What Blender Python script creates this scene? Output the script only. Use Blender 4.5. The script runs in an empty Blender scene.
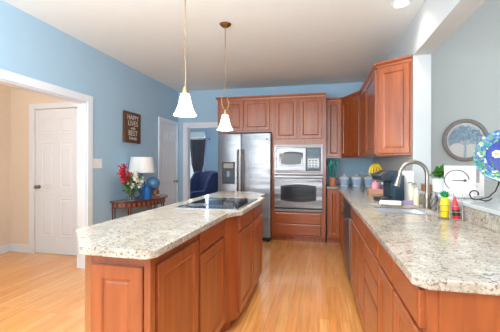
import bpy, bmesh, math, random
from mathutils import Vector, Matrix
PI = math.pi
S = bpy.context.scene
COL = S.collection
random.seed(7)

# ---------------------------------------------------------------- camera
cd = bpy.data.cameras.new('camera'); cam = bpy.data.objects.new('camera', cd); COL.objects.link(cam)
cd.sensor_width = 36.0; cd.lens = 311.9 / 500 * 36; cd.shift_y = -0.77 / 500; cd.clip_start = 0.02
cam.matrix_world = (Matrix.Translation((0, 0, 1.248)) @ Matrix.Rotation(0.219, 4, 'Z')
                    @ Matrix.Rotation(PI / 2, 4, 'X') @ Matrix.Rotation(0.003, 4, 'Z'))
S.camera = cam
# ---------------------------------------------------------------- world, lights, exposure
w = bpy.data.worlds.new('world'); S.world = w; w.use_nodes = True
bg = w.node_tree.nodes['Background']; bg.inputs[0].default_value = (0.86, 0.93, 1.0, 1); bg.inputs[1].default_value = 0.65
S.view_settings.view_transform = 'Standard'; S.view_settings.look = 'None'
S.view_settings.exposure = 0.48; S.view_settings.gamma = 1.0; S.view_settings.use_curve_mapping = False

def area(name, loc, rot, sx, sy, power, col):
    l = bpy.data.lights.new(name, 'AREA'); l.shape = 'RECTANGLE'; l.size = sx; l.size_y = sy
    l.energy = power; l.color = col
    o = bpy.data.objects.new(name, l); o.location = loc; o.rotation_euler = rot; COL.objects.link(o); return o
# added fills around the camera, then daylight of unseen next-room windows and the family room window
area('rear_daylight_fill', (-0.9, -2.7, 1.5), (PI / 2, 0, 0), 3.4, 2.3, 24, (0.96, 0.98, 1.0))  # added fill, stands in for unseen glazing behind the camera
area('added_uplight', (-0.9, -0.7, 1.35), (math.radians(180 - 14), 0, 0), 3.2, 1.4, 205, (0.97, 0.99, 1.0))  # added upward fill that brightens the ceiling; no fixture here
area('left_fill', (-2.6, -1.0, 1.5), (0, -PI / 2, 0), 1.8, 2.6, 25, (0.96, 0.98, 1.0))  # added fill to even out the right cabinets; this wall has no window
area('side_window_daylight', (4.8, 1.6, 1.9), (0, PI / 2, 0), 2.4, 3.6, 22, (0.92, 0.96, 1.0))
area('family_window_daylight', (-4.0, 8.7, 1.4), (-PI / 2, 0, 0), 1.6, 1.4, 45, (0.85, 0.93, 1.0))

# ---------------------------------------------------------------- materials
def s2l(c):
    return tuple(((v / 255) / 12.92 if v / 255 <= 0.04045 else ((v / 255 + 0.055) / 1.055) ** 2.4) for v in c)
def mat(name, rgb, rough=0.5, metal=0.0, var=0.04, scale=8, bump=0.0, **kw):
    m = bpy.data.materials.new(name); m.use_nodes = True
    nt = m.node_tree; b = nt.nodes['Principled BSDF']
    c = s2l(rgb)
    tc = nt.nodes.new('ShaderNodeTexCoord'); n = nt.nodes.new('ShaderNodeTexNoise')
    n.inputs['Scale'].default_value = scale; n.inputs['Detail'].default_value = 3
    nt.links.new(tc.outputs['Object'], n.inputs['Vector'])
    r = nt.nodes.new('ShaderNodeValToRGB')
    r.color_ramp.elements[0].position = 0.3; r.color_ramp.elements[1].position = 0.7
    r.color_ramp.elements[0].color = tuple(max(0, v * (1 - var)) for v in c) + (1,)
    r.color_ramp.elements[1].color = tuple(min(1, v * (1 + var)) for v in c) + (1,)
    nt.links.new(n.outputs['Fac'], r.inputs['Fac']); nt.links.new(r.outputs['Color'], b.inputs['Base Color'])
    b.inputs['Roughness'].default_value = rough; b.inputs['Metallic'].default_value = metal
    if bump:
        bp = nt.nodes.new('ShaderNodeBump'); bp.inputs['Strength'].default_value = bump; bp.inputs['Distance'].default_value = 0.01
        nt.links.new(n.outputs['Fac'], bp.inputs['Height']); nt.links.new(bp.outputs['Normal'], b.inputs['Normal'])
    for k, v in kw.items(): b.inputs[k.replace('_', ' ')].default_value = v
    return m

def wood_mat(name, dark, light, rough=0.32, axis='Z', coat=0.65):
    m = bpy.data.materials.new(name); m.use_nodes = True; nt = m.node_tree; b = nt.nodes['Principled BSDF']
    tc = nt.nodes.new('ShaderNodeTexCoord'); mp = nt.nodes.new('ShaderNodeMapping')
    mp.inputs['Scale'].default_value = {'Z': (22, 22, 1.6), 'X': (1.6, 22, 22), 'Y': (22, 1.6, 22)}[axis]
    nt.links.new(tc.outputs['Object'], mp.inputs['Vector'])
    n = nt.nodes.new('ShaderNodeTexNoise'); n.inputs['Scale'].default_value = 1.0; n.inputs['Detail'].default_value = 5; n.inputs['Distortion'].default_value = 0.6
    nt.links.new(mp.outputs['Vector'], n.inputs['Vector'])
    r = nt.nodes.new('ShaderNodeValToRGB'); e = r.color_ramp.elements
    e[0].position = 0.3; e[1].position = 0.72
    e[0].color = s2l(dark) + (1,); e[1].color = s2l(light) + (1,)
    nt.links.new(n.outputs['Fac'], r.inputs['Fac']); nt.links.new(r.outputs['Color'], b.inputs['Base Color'])
    b.inputs['Roughness'].default_value = rough; b.inputs['Coat Weight'].default_value = coat; b.inputs['Coat Roughness'].default_value = 0.2
    return m

def granite_mat():
    m = bpy.data.materials.new('granite'); m.use_nodes = True; nt = m.node_tree; b = nt.nodes['Principled BSDF']
    tc = nt.nodes.new('ShaderNodeTexCoord')
    def noise(sc, det, dist=0.0):
        n = nt.nodes.new('ShaderNodeTexNoise'); n.inputs['Scale'].default_value = sc; n.inputs['Detail'].default_value = det
        n.inputs['Distortion'].default_value = dist
        nt.links.new(tc.outputs['Object'], n.inputs['Vector']); return n
    def ramp(n, p0, p1, c0, c1):
        r = nt.nodes.new('ShaderNodeValToRGB'); r.color_ramp.elements[0].position = p0; r.color_ramp.elements[1].position = p1
        r.color_ramp.elements[0].color = c0; r.color_ramp.elements[1].color = c1
        nt.links.new(n.outputs['Fac'], r.inputs['Fac']); return r
    def mix(f, a, c):
        x = nt.nodes.new('ShaderNodeMix'); x.data_type = 'RGBA'
        nt.links.new(f.outputs['Color'], x.inputs['Factor']); nt.links.new(a, x.inputs['A'])
        x.inputs['B'].default_value = s2l(c) + (1,); return x.outputs['Result']
    W = (1, 1, 1, 1); K = (0, 0, 0, 1)
    base = ramp(noise(9, 4, .5), .35, .65, s2l((176, 168, 157)) + (1,), s2l((200, 193, 181)) + (1,)).outputs['Color']
    c = mix(ramp(noise(60, 4, .8), .47, .62, K, (.6, .6, .6, 1)), base, (160, 148, 130))
    c = mix(ramp(noise(48, 6, 1.6), .55, .62, K, (.8, .8, .8, 1)), c, (104, 98, 92))
    c = mix(ramp(noise(110, 3, .5), .62, .68, K, (.8, .8, .8, 1)), c, (74, 70, 68))
    nt.links.new(c, b.inputs['Base Color'])
    b.inputs['Roughness'].default_value = 0.16; b.inputs['Specular IOR Level'].default_value = 0.5
    return m

def floor_mat():
    m = bpy.data.materials.new('oak_floor'); m.use_nodes = True; nt = m.node_tree; b = nt.nodes['Principled BSDF']
    tc = nt.nodes.new('ShaderNodeTexCoord'); mp = nt.nodes.new('ShaderNodeMapping'); mp.inputs['Rotation'].default_value = (0, 0, PI / 2)
    nt.links.new(tc.outputs['Object'], mp.inputs['Vector'])
    br = nt.nodes.new('ShaderNodeTexBrick'); br.inputs['Scale'].default_value = 1.0
    br.inputs['Brick Width'].default_value = 1.1; br.inputs['Row Height'].default_value = 0.082
    br.inputs['Mortar Size'].default_value = 0.0012; br.inputs['Mortar Smooth'].default_value = 0.2; br.offset = 0.37
    br.inputs['Color1'].default_value = s2l((240, 177, 106)) + (1,); br.inputs['Color2'].default_value = s2l((229, 156, 86)) + (1,)
    br.inputs['Mortar'].default_value = s2l((180, 116, 66)) + (1,)
    nt.links.new(mp.outputs['Vector'], br.inputs['Vector'])
    m2 = nt.nodes.new('ShaderNodeMapping'); m2.inputs['Scale'].default_value = (30, 1.5, 1)
    nt.links.new(tc.outputs['Object'], m2.inputs['Vector'])
    n = nt.nodes.new('ShaderNodeTexNoise'); n.inputs['Scale'].default_value = 1.5; n.inputs['Detail'].default_value = 4
    nt.links.new(m2.outputs['Vector'], n.inputs['Vector'])
    r = nt.nodes.new('ShaderNodeValToRGB'); r.color_ramp.elements[0].color = (.78, .76, .74, 1); r.color_ramp.elements[1].color = (1.1, 1.1, 1.1, 1)
    r.color_ramp.elements[0].position = .3; r.color_ramp.elements[1].position = .7
    nt.links.new(n.outputs['Fac'], r.inputs['Fac'])
    x = nt.nodes.new('ShaderNodeMix'); x.data_type = 'RGBA'; x.blend_type = 'MULTIPLY'; x.inputs['Factor'].default_value = 1
    nt.links.new(br.outputs['Color'], x.inputs['A']); nt.links.new(r.outputs['Color'], x.inputs['B'])
    nt.links.new(x.outputs['Result'], b.inputs['Base Color'])
    b.inputs['Roughness'].default_value = 0.2; b.inputs['Coat Weight'].default_value = 0.4; b.inputs['Coat Roughness'].default_value = 0.12
    return m

def steel_mat():
    m = mat('brushed_steel', (138, 141, 146), 0.36, 1.0, 0.05, 3)
    nt = m.node_tree; b = nt.nodes['Principled BSDF']; tc = nt.nodes['Texture Coordinate']
    mp = nt.nodes.new('ShaderNodeMapping'); mp.inputs['Scale'].default_value = (1.2, 1.2, 5)
    n = nt.nodes.new('ShaderNodeTexNoise'); n.inputs['Scale'].default_value = 1.3; n.inputs['Detail'].default_value = 1
    nt.links.new(tc.outputs['Object'], mp.inputs['Vector']); nt.links.new(mp.outputs['Vector'], n.inputs['Vector'])
    bp = nt.nodes.new('ShaderNodeBump'); bp.inputs['Strength'].default_value = 0.25; bp.inputs['Distance'].default_value = 0.06
    nt.links.new(n.outputs['Fac'], bp.inputs['Height']); nt.links.new(bp.outputs['Normal'], b.inputs['Normal'])
    return m

def emit(name, rgb, strength, base=None):
    m = mat(name, base or rgb, 0.5)
    b = m.node_tree.nodes['Principled BSDF']
    b.inputs['Emission Color'].default_value = s2l(rgb) + (1,); b.inputs['Emission Strength'].default_value = strength
    return m

M = dict(
    blue=mat('blue_paint', (168, 202, 226), 0.7, var=.01), pale=mat('pale_grey_paint', (206, 217, 217), 0.75, var=.01),
    cream=mat('cream_paint', (232, 218, 202), 0.75, var=.01), ceil=mat('ceiling_paint', (228, 234, 234), 0.85, var=.01),
    white=mat('white_trim_paint', (230, 237, 246), 0.4, var=.01), wallwhite=mat('soffit_paint', (198, 206, 210), 0.7, var=.01),
    fam=mat('family_room_paint', (122, 156, 186), 0.7, var=.01),
    wood=wood_mat('cherry_cabinet', (142, 70, 36), (172, 94, 50)), woodx=wood_mat('cherry_cabinet_crosswise', (142, 70, 36), (172, 94, 50), axis='X'),
    gap=mat('cabinet_shadow_recess', (70, 32, 20), 0.6), granite=granite_mat(), floor=floor_mat(), steel=steel_mat(),
    chrome=mat('brushed_nickel', (158, 152, 145), 0.3, 1.0), black=mat('black_plastic', (26, 28, 30), 0.35),
    glassblk=mat('black_ceramic_glass', (24, 32, 42), 0.05, coat_weight=0.0) if False else mat('black_ceramic_glass', (24, 32, 42), 0.06),
    panelblue=mat('dark_blue_grey_panel', (46, 66, 84), 0.25), dglass=mat('oven_window_glass', (52, 56, 62), 0.08),
    iron=mat('black_iron', (38, 36, 38), 0.45, 0.6), brass=mat('antique_brass', (150, 116, 66), 0.35, 0.9),
    bronze=mat('light_bronze', (172, 146, 112), 0.4, 0.8), nickelknob=mat('satin_knob', (150, 145, 138), 0.3, 0.9),
    shade=emit('frosted_shade_glass', (255, 240, 214), 3.0), lampshade=mat('white_linen_shade', (240, 240, 240), 0.8, var=.02, scale=60, bump=.2),
    lens=emit('downlight_lens', (255, 236, 205), 8.0),
    darkwood=wood_mat('mahogany', (70, 28, 24), (112, 50, 40), axis='Y'), signwood=wood_mat('sign_plank', (72, 48, 34), (112, 78, 56), 0.7, 'Z', 0),
    letter=mat('white_lettering_paint', (214, 208, 198), 0.7), plastic=mat('white_plastic', (236, 236, 234), 0.35),
    navy=mat('navy_upholstery', (28, 48, 92), 0.85, var=.15, scale=40, bump=.2), curtain=mat('slate_curtain', (70, 78, 98), 0.9, var=.1, scale=20),
    valance=mat('pale_blue_valance', (166, 190, 206), 0.8), bglass=mat('cobalt_glass', (22, 98, 168), 0.08),
    globe=mat('mottled_blue_glaze', (74, 118, 158), 0.15, var=.35, scale=14), leaf=mat('leaf_green', (64, 128, 48), 0.55, var=.3, scale=30),
    petalw=mat('white_petals', (240, 242, 232), 0.6), petalr=mat('crimson_petals', (190, 28, 52), 0.55, var=.2), stem=mat('flower_stem', (70, 100, 50), 0.6),
    teal=mat('teal_silicone', (20, 142, 134), 0.4), terra=mat('terracotta', (196, 128, 92), 0.6), canblue=mat('blue_glaze', (176, 202, 236), 0.2, var=.12, scale=16),
    canwhite=mat('white_glaze', (228, 236, 240), 0.2), banana=mat('banana_peel', (240, 206, 40), 0.5, var=.08), pink=mat('pink_candle', (226, 160, 178), 0.35),
    purple=mat('purple_label', (122, 70, 120), 0.5), traywood=wood_mat('tray_wood', (186, 136, 108), (214, 168, 138), 0.5, 'X', 0),
    keurig=mat('dark_teal_plastic', (44, 62, 72), 0.28), grey=mat('warm_grey_metal', (150, 146, 144), 0.5, 0.3, var=.12, scale=30),
    glassaqua=mat('pale_aqua_leaves', (186, 218, 236), 0.35, var=.12, scale=40), cream2=mat('cream_bottle', (232, 226, 196), 0.3),
    yellow=mat('yellow_bottle', (238, 208, 30), 0.35), red=mat('red_bottle', (206, 36, 58), 0.3), green=mat('bright_green_cap', (20, 146, 84), 0.45),
    lilac=mat('lilac_sponge', (150, 140, 190), 0.8), ledge=mat('white_ledge_stone', (196, 205, 210), 0.1), brown=mat('brown_wicker', (150, 100, 72), 0.7, var=.2, scale=60, bump=.4),
    keyteal=mat('teal_grey_keys', (84, 128, 146), .4),
    cloth=mat('white_cloth', (238, 234, 230), 0.9), dish=mat('stainless_interior', (205, 208, 212), 0.3, 0.9),
    skin=mat('paper_card', (232, 230, 226), 0.7), hinge=mat('hinge_brass', (170, 140, 80), 0.35, 0.8),
)
def glass_mat(name, rgb, rough=0.0):
    m = mat(name, rgb, rough, var=0); b = m.node_tree.nodes['Principled BSDF']
    b.inputs['Transmission Weight'].default_value = 1.0; b.inputs['IOR'].default_value = 1.45; return m
M['glass'] = glass_mat('clear_glass', (240, 246, 250))

# ---------------------------------------------------------------- mesh helpers
def box(bm, x0, x1, y0, y1, z0, z1, bev=0.0):
    vs = [bm.verts.new((x, y, z)) for x in (x0, x1) for y in (y0, y1) for z in (z0, z1)]
    fs = [bm.faces.new([vs[i] for i in f]) for f in ((0, 1, 3, 2), (4, 6, 7, 5), (0, 4, 5, 1), (2, 3, 7, 6), (0, 2, 6, 4), (1, 5, 7, 3))]
    if bev:
        es = {e for f in fs for e in f.edges}
        bmesh.ops.bevel(bm, geom=list(es), offset=bev, segments=2, affect='EDGES', profile=0.7)
def lathe(bm, prof, cx=0, cy=0, cz=0, seg=28, sx=1, sy=1, rot=None):
    rings = []
    for r, z in prof:
        ring = []
        for i in range(seg):
            a = 2 * PI * i / seg; v = Vector((max(r, 1e-4) * math.cos(a) * sx, max(r, 1e-4) * math.sin(a) * sy, z))
            if rot: v = rot @ v
            ring.append(bm.verts.new(v + Vector((cx, cy, cz))))
        rings.append(ring)
    for a, b in zip(rings, rings[1:]):
        for i in range(seg): bm.faces.new((a[i], a[(i + 1) % seg], b[(i + 1) % seg], b[i]))
    bm.faces.new(rings[0][::-1]); bm.faces.new(rings[-1])
def tube(bm, pts, r, seg=8, r2=None):
    pts = [Vector(p) for p in pts]; rings = []; up = None
    for i, p in enumerate(pts):
        t = (pts[min(i + 1, len(pts) - 1)] - pts[max(i - 1, 0)]).normalized()
        if up is None: up = t.orthogonal().normalized()
        up = (up - t * up.dot(t)); up = up.normalized() if up.length > 1e-5 else t.orthogonal().normalized()
        s = t.cross(up); rr = r if r2 is None else r + (r2 - r) * i / (len(pts) - 1)
        rings.append([bm.verts.new(p + (up * math.cos(2 * PI * k / seg) + s * math.sin(2 * PI * k / seg)) * rr) for k in range(seg)])
    for a, b in zip(rings, rings[1:]):
        for k in range(seg): bm.faces.new((a[k], a[(k + 1) % seg], b[(k + 1) % seg], b[k]))
    bm.faces.new(rings[0][::-1]); bm.faces.new(rings[-1])
def ball(bm, c, r, sub=2, sc=(1, 1, 1)):
    mt = Matrix.Translation(c) @ Matrix.Diagonal((sc[0], sc[1], sc[2], 1))
    bmesh.ops.create_icosphere(bm, subdivisions=sub, radius=r, matrix=mt)
def prism(bm, poly, z0, z1, holes=(), bev=0.0):
    loops = [poly] + list(holes); es = []
    for lp in loops:
        vs = [bm.verts.new((x, y, z0)) for x, y in lp]
        es += [bm.edges.new((vs[i], vs[(i + 1) % len(vs)])) for i in range(len(vs))]
    r = bmesh.ops.triangle_fill(bm, edges=es, use_beauty=True)
    fs = [g for g in r['geom'] if isinstance(g, bmesh.types.BMFace)]
    ex = bmesh.ops.extrude_face_region(bm, geom=fs)
    bmesh.ops.translate(bm, vec=(0, 0, z1 - z0), verts=[g for g in ex['geom'] if isinstance(g, bmesh.types.BMVert)])
def crv(f, n, a=0.0, b=1.0):
    return [f(a + (b - a) * i / n) for i in range(n + 1)]
def obj(name, bm, m, parent=None, loc=None, rotz=0, smooth=False, bevel=0.0, rot=None):
    bmesh.ops.recalc_face_normals(bm, faces=bm.faces[:])
    me = bpy.data.meshes.new(name); bm.to_mesh(me); bm.free()
    for mm in (m if isinstance(m, (list, tuple)) else [m]): me.materials.append(M[mm])
    if smooth:
        me.shade_smooth()
        try: me.set_sharp_from_angle(angle=math.radians(40))
        except Exception: pass
    o = bpy.data.objects.new(name, me); COL.objects.link(o)
    if parent: o.parent = parent
    if loc: o.location = loc
    if rotz: o.rotation_euler[2] = rotz
    if rot: o.rotation_euler = rot
    if bevel:
        b = o.modifiers.new('bevel', 'BEVEL'); b.width = bevel; b.segments = 2; b.limit_method = 'ANGLE'
    return o
def B(name, m, parent, *a, bev=0.0, **k):
    bm = bmesh.new(); box(bm, *a, bev=bev); return obj(name, bm, m, parent, **k)
def tag(o, label, cat, group=None):
    o['label'] = label; o['category'] = cat
    if group: o['group'] = group
    return o
def thing(name, label, cat, loc=(0, 0, 0), rotz=0, group=None):
    o = bpy.data.objects.new(name, None); COL.objects.link(o); o.location = loc; o.rotation_euler = (0, 0, rotz)
    o.empty_display_size = 0.1
    return tag(o, label, cat, group)
def struct(name, bm, m, parent=None, **k):
    o = obj(name, bm, m, parent, **k)
    if not parent: o['kind'] = 'structure'
    return o
def boxes(*L):
    bm = bmesh.new()
    for b in L: box(bm, *b)
    return bm

# ---------------------------------------------------------------- shell
ZC = 2.70; XL = -2.74; YW = 5.73; XR = 0.90
struct('floor', boxes((-7, 5.6, -3.2, 9.2, -0.1, 0)), 'floor')
struct('ceiling', boxes((XL - .12, XR + .16, -3.0, YW + .12, ZC, ZC + .12), (-7, XR, YW + .12, 9.0, ZC, ZC + .12), (-4.47, XL - .12, -3, 3.76, ZC, ZC + .12)), 'ceil')
OY0, OY1, OZ = 1.25, 3.24, 2.0
struct('wall_left', boxes((XL - .06, XL, -3, OY0, 0, ZC), (XL - .06, XL, OY0, OY1, OZ, ZC), (XL - .06, XL, OY1, 5.03, 0, ZC),
                          (XL - .06, XL, 5.03, 5.66, 2.03, ZC), (XL - .06, XL, 5.66, YW, 0, ZC)), 'blue')
struct('wall_hall_side', boxes((XL - .12, XL - .06, -3, OY0, 0, ZC), (XL - .12, XL - .06, OY0, OY1, OZ, ZC), (XL - .12, XL - .06, OY1, 3.64, 0, ZC)), 'cream')
struct('wall_hall_left', boxes((-4.47, -4.35, -3, 3.76, 0, ZC)), 'cream')
struct('wall_hall_back', boxes((-4.35, -3.925, 3.64, 3.76, 0, ZC), (-3.925, -3.195, 3.64, 3.76, 2.03, ZC), (-3.195, XL - .06, 3.64, 3.76, 0, ZC)), 'cream')
DX0, DX1 = -2.545, -1.74
struct('wall_back', boxes((XL - .12, DX0, YW, YW + .12, 0, ZC), (DX0, DX1, YW, YW + .12, 2.0, ZC), (DX1, XR + .16, YW, YW + .12, 0, ZC)), 'blue')
struct('wall_right', boxes((XR, XR + .16, 3.35, YW, 0, ZC), (XR, XR + .16, -2.2, 3.35, 2.335, ZC), (XR + .0, XR + .16, 0.95, 3.35, 0, 1.0)), 'wallwhite')
struct('ceiling_next_room', boxes((XR + .16, 5.6, -3, 4.72, 4.3, 4.4)), 'white')
struct('wall_next_room', boxes((XR, XR + .16, -3, 4.72, ZC + .12, 4.3), (XR + .16, 5.6, 4.6, 4.72, 0, 4.3)), 'pale')
struct('wall_behind_viewer', boxes((-4.47, -2.7, -3.12, -3, 0, ZC), (-2.7, .9, -3.12, -3, 2.5, ZC), (-2.7, .9, -3.12, -3, 0, .2), (.9, 5.6, -3.12, -3, 0, 4.3)), 'blue')
# family room beyond the doorway
struct('wall_family_back', boxes((-7, -4.45, 8.8, 8.92, 0, ZC), (-4.45, -3.45, 8.8, 8.92, 0, .55), (-4.45, -3.45, 8.8, 8.92, 2.1, ZC), (-3.45, XR, 8.8, 8.92, 0, ZC)), 'fam')
struct('wall_family_right', boxes((-.9, -.78, YW + .12, 8.8, 0, ZC)), 'fam')
struct('trim_family_doorway', boxes((DX0 - .08, DX0, YW - .02, YW, 0, 2.08), (DX1, DX1 + .08, YW - .02, YW, 0, 2.08), (DX0 - .08, DX1 + .08, YW - .022, YW, 2.0, 2.08),
       (DX0, DX0 + .015, YW, YW + .12, 0, 2.0), (DX1 - .015, DX1, YW, YW + .12, 0, 2.0), (DX0, DX1, YW, YW + .12, 1.985, 2.0)), 'white', bevel=.003)
def casing(y0, y1, z, X, x_in, wd=.085, t=.022):
    return [(X, X + t, y0 - wd, y0, 0, z + wd), (X, X + t, y1, y1 + wd, 0, z + wd), (X, X + t, y0, y1, z, z + wd),
            (x_in, X, y0, y0 + .015, 0, z), (x_in, X, y1 - .015, y1, 0, z), (x_in, X, y0 + .015, y1 - .015, z - .015, z)]
struct('trim_hall_opening', boxes(*casing(OY0, OY1, OZ, XL, XL - .12)), 'white', bevel=.003)
struct('trim_closet_door', boxes((XL, XL + .022, 4.945, 5.03, 0, 2.09), (XL, XL + .022, 5.66, YW - .023, 0, 2.09), (XL, XL + .02, 5.03, 5.66, 2.02, 2.09)), 'white', bevel=.003)
struct('trim_hall_door', boxes((-4.005, -3.925, 3.62, 3.64, 0, 2.105), (-3.195, -3.115, 3.62, 3.64, 0, 2.105), (-3.925, -3.195, 3.62, 3.64, 2.03, 2.105)), 'white', bevel=.003)
struct('baseboard_left', boxes((XL, XL + .014, 3.33, 4.94, 0, .10), (XL, XL + .014, -3, OY0 - .09, 0, .10)), 'white', bevel=.003)
struct('baseboard_hall', boxes((-4.35, -4.336, -3, 3.64, 0, .11), (-4.336, -4.006, 3.626, 3.64, 0, .11)), 'white', bevel=.003)
struct('baseboard_next_room', boxes((XR + .17, 5.6, 4.586, 4.6, 0, .11)), 'white')

def six_panel(w, h, t=.035):
    bm = bmesh.new(); box(bm, 0, w, 0, t, 0, h)
    st = .105; cw = (w - 3 * st) / 2
    for (z0, z1) in ((.24, .78), (.92, 1.56), (1.67, h - .12)):
        for x0 in (st, 2 * st + cw):
            x1 = x0 + cw; L = [(0, 0), (.012, -.0), (.02, .009), (.03, .009), (.05, .002)]
            prev = None
            rs = []
            for ins, dy in ((0, -.002), (.010, -.006), (.018, .0), (.030, -.0005), (.045, -.005)):
                rs.append([bm.verts.new((x, dy, z)) for x, z in ((x0 + ins, z0 + ins), (x1 - ins, z0 + ins), (x1 - ins, z1 - ins), (x0 + ins, z1 - ins))])
            for a, b in zip(rs, rs[1:]):
                for i in range(4): bm.faces.new((a[i], a[(i + 1) % 4], b[(i + 1) % 4], b[i]))
            bm.faces.new(rs[-1])
    return bm
def door(name, w, h, loc, rotz, knob_x, hinge_x):
    d = struct(name, six_panel(w, h), 'white'); d.location = loc; d.rotation_euler[2] = rotz
    bm = bmesh.new(); R = Matrix.Rotation(PI / 2, 3, 'X')
    lathe(bm, [(.028, 0), (.028, .006), (.011, .01), (.011, .035), (.026, .045), (.03, .055), (.024, .068), (.0, .072)], knob_x, 0, .93, rot=R, seg=16)
    obj('door_knob', bm, 'nickelknob', d, smooth=True)
    for z in (.25, 1.05, 1.82):
        bm = bmesh.new(); box(bm, hinge_x - .012, hinge_x + .004, -.008, -.001, z - .05, z + .05); tube(bm, [(hinge_x, -.008, z - .055), (hinge_x, -.008, z + .055)], .007)
        obj('hinge', bm, 'hinge', d)
    return d
door('door_1', .722, 2.02, (-3.922, 3.65, .005), 0, .065, .716)
# closet door in the left wall: faces +x, local x runs along +y
door('door_2', .622, 2.015, (XL - .012, 5.034, .005), PI / 2, .56, .006)
# window of the family room
wn = struct('window_1', boxes((-4.53, -4.45, 8.77, 8.8, .47, 2.18), (-3.45, -3.37, 8.77, 8.8, .47, 2.18), (-4.45, -3.45, 8.77, 8.8, 2.1, 2.18), (-4.53, -3.37, 8.74, 8.8, .5, .55),
     (-4.45, -3.45, 8.84, 8.87, 1.29, 1.34), (-3.97, -3.93, 8.845, 8.865, .55, 2.1)), 'white')
struct('window_pane', boxes((-4.45, -3.45, 8.85, 8.856, .55, 2.1)), 'glass', wn)

# ---------------------------------------------------------------- cabinets
def panel_door(w, h, t=.02, rail=.062, arch=False):
    bm = bmesh.new(); rs = []
    for ins, y in ((0, 0), (0, -t + .004), (.004, -t), (rail - .010, -t), (rail - .004, -t + .003), (rail, -t + .008), (rail + .008, -t + .010), (rail + .016, -t + .0085)):
        rs.append([bm.verts.new((x, y, z)) for x, z in ((ins, ins), (w - ins, ins), (w - ins, h - ins), (ins, h - ins))])
    for a, b in zip(rs, rs[1:]):
        for i in range(4): bm.faces.new((a[i], a[(i + 1) % 4], b[(i + 1) % 4], b[i]))
    bm.faces.new(rs[-1]); bm.faces.new(rs[0][::-1])
    return bm
def slab_front(w, h, t=.02):
    bm = bmesh.new(); rs = []
    for ins, y in ((0, 0), (0, -t + .006), (.003, -t + .003), (.012, -t)):
        rs.append([bm.verts.new((x, y, z)) for x, z in ((ins, ins), (w - ins, ins), (w - ins, h - ins), (ins, h - ins))])
    for a, b in zip(rs, rs[1:]):
        for i in range(4): bm.faces.new((a[i], a[(i + 1) % 4], b[(i + 1) % 4], b[i]))
    bm.faces.new(rs[-1]); bm.faces.new(rs[0][::-1])
    return bm
def fronts(root, L, y=0.0):
    for kind, x0, x1, z0, z1 in L:
        if kind == 'door': obj('door', panel_door(x1 - x0, z1 - z0), 'wood', root, (x0, y, z0))
        else: obj('drawer', slab_front(x1 - x0, z1 - z0), 'woodx', root, (x0, y, z0))
def base_cab(label, loc, rotz, w, d, L, group, h=.879, toe=.09, name='base_cabinet', recess=.06):
    r = thing(name, label, 'cabinet', loc, rotz, group)
    obj('body', boxes((0.001, w - .001, 0, d, toe, h), (0.002, w - .002, recess, d, 0, toe)), 'wood', r)
    fronts(r, L); return r
G = 'base cabinets of the sink run'
XF = .32; RM = -PI / 2
def run(y_near, y_far, label, L):   # L given in distance from the far end
    return base_cab(label, (XF, y_far, 0), RM, y_far - y_near, XR - XF - .004, L, G)
w = .36
run(1.04, 1.40, 'cherry base cabinet at the near right end of the sink counter', [('drawer', .01, .34, .745, .862), ('door', .01, .34, .115, .73)])
run(1.40, 1.745, 'cherry base cabinet second from the near end of the sink counter', [('drawer', .01, .335, .745, .862), ('door', .01, .335, .115, .73)])
run(1.745, 2.25, 'cherry drawer stack cabinet of four drawers in the sink counter run', [('drawer', .01, .495, .745, .862), ('drawer', .01, .495, .615, .73), ('drawer', .01, .495, .485, .60), ('drawer', .01, .495, .115, .47)])
r_ = thing('sink_cabinet', 'cherry cabinet beneath the sink with two doors and two false drawer fronts', 'cabinet', (XF, 3.24, 0), RM, G)
wd = 3.24 - 2.25; bd = XR - XF - .004
obj('body', boxes((0.001, wd - .001, 0, .02, .09, .879), (.001, .02, .02, bd, .09, .879), (wd - .02, wd - .001, .02, bd, .09, .879), (.02, wd - .02, .02, bd, .09, .11),
                  (.02, wd - .02, bd - .01, bd, .11, .879), (.002, wd - .002, .06, bd, 0, .09)), 'wood', r_)
fronts(r_, [('drawer', .01, .485, .745, .862), ('drawer', .505, .98, .745, .862), ('door', .01, .485, .115, .73), ('door', .505, .98, .115, .73)])
run(3.88, 4.5, 'cherry base cabinet just beyond the dishwasher, with a drawer over a door', [('drawer', .01, .61, .745, .862), ('door', .01, .61, .115, .73)])
run(4.5, 5.10, 'cherry blind corner base cabinet under the canisters', [('door', .01, .56, .115, .862)])
base_cab('narrow cherry base cabinet between the wall oven tower and the corner', (.125, 5.12, 0), 0, .775, .60, [('door', .02, .185, .115, .862)], G)

for o_ in bpy.data.objects:
    if o_.name == 'base_cabinet': obj('side_panel', boxes((.364 - .004, .372, .03, .56, .0, .878)), 'wood', o_)
# dishwasher
dw = thing('dishwasher', 'stainless dishwasher with black control strip in the sink counter run', 'dishwasher', (XF, 3.87, 0), RM)
obj('body', boxes((0.005, .615, .01, .56, .09, .876), (.01, .61, .06, .56, .005, .09)), 'black', dw)
obj('door', boxes((0.006, .614, -.032, .01, .10, .72)), 'steel', dw, bevel=.004)
obj('control_panel', boxes((0.006, .614, -.034, .01, .725, .872)), 'black', dw, bevel=.004)
bm = bmesh.new(); tube(bm, [(.06, -.034, .70), (.06, -.062, .70), (.55, -.062, .70), (.55, -.034, .70)], .009); obj('handle', bm, 'black', dw)

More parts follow.
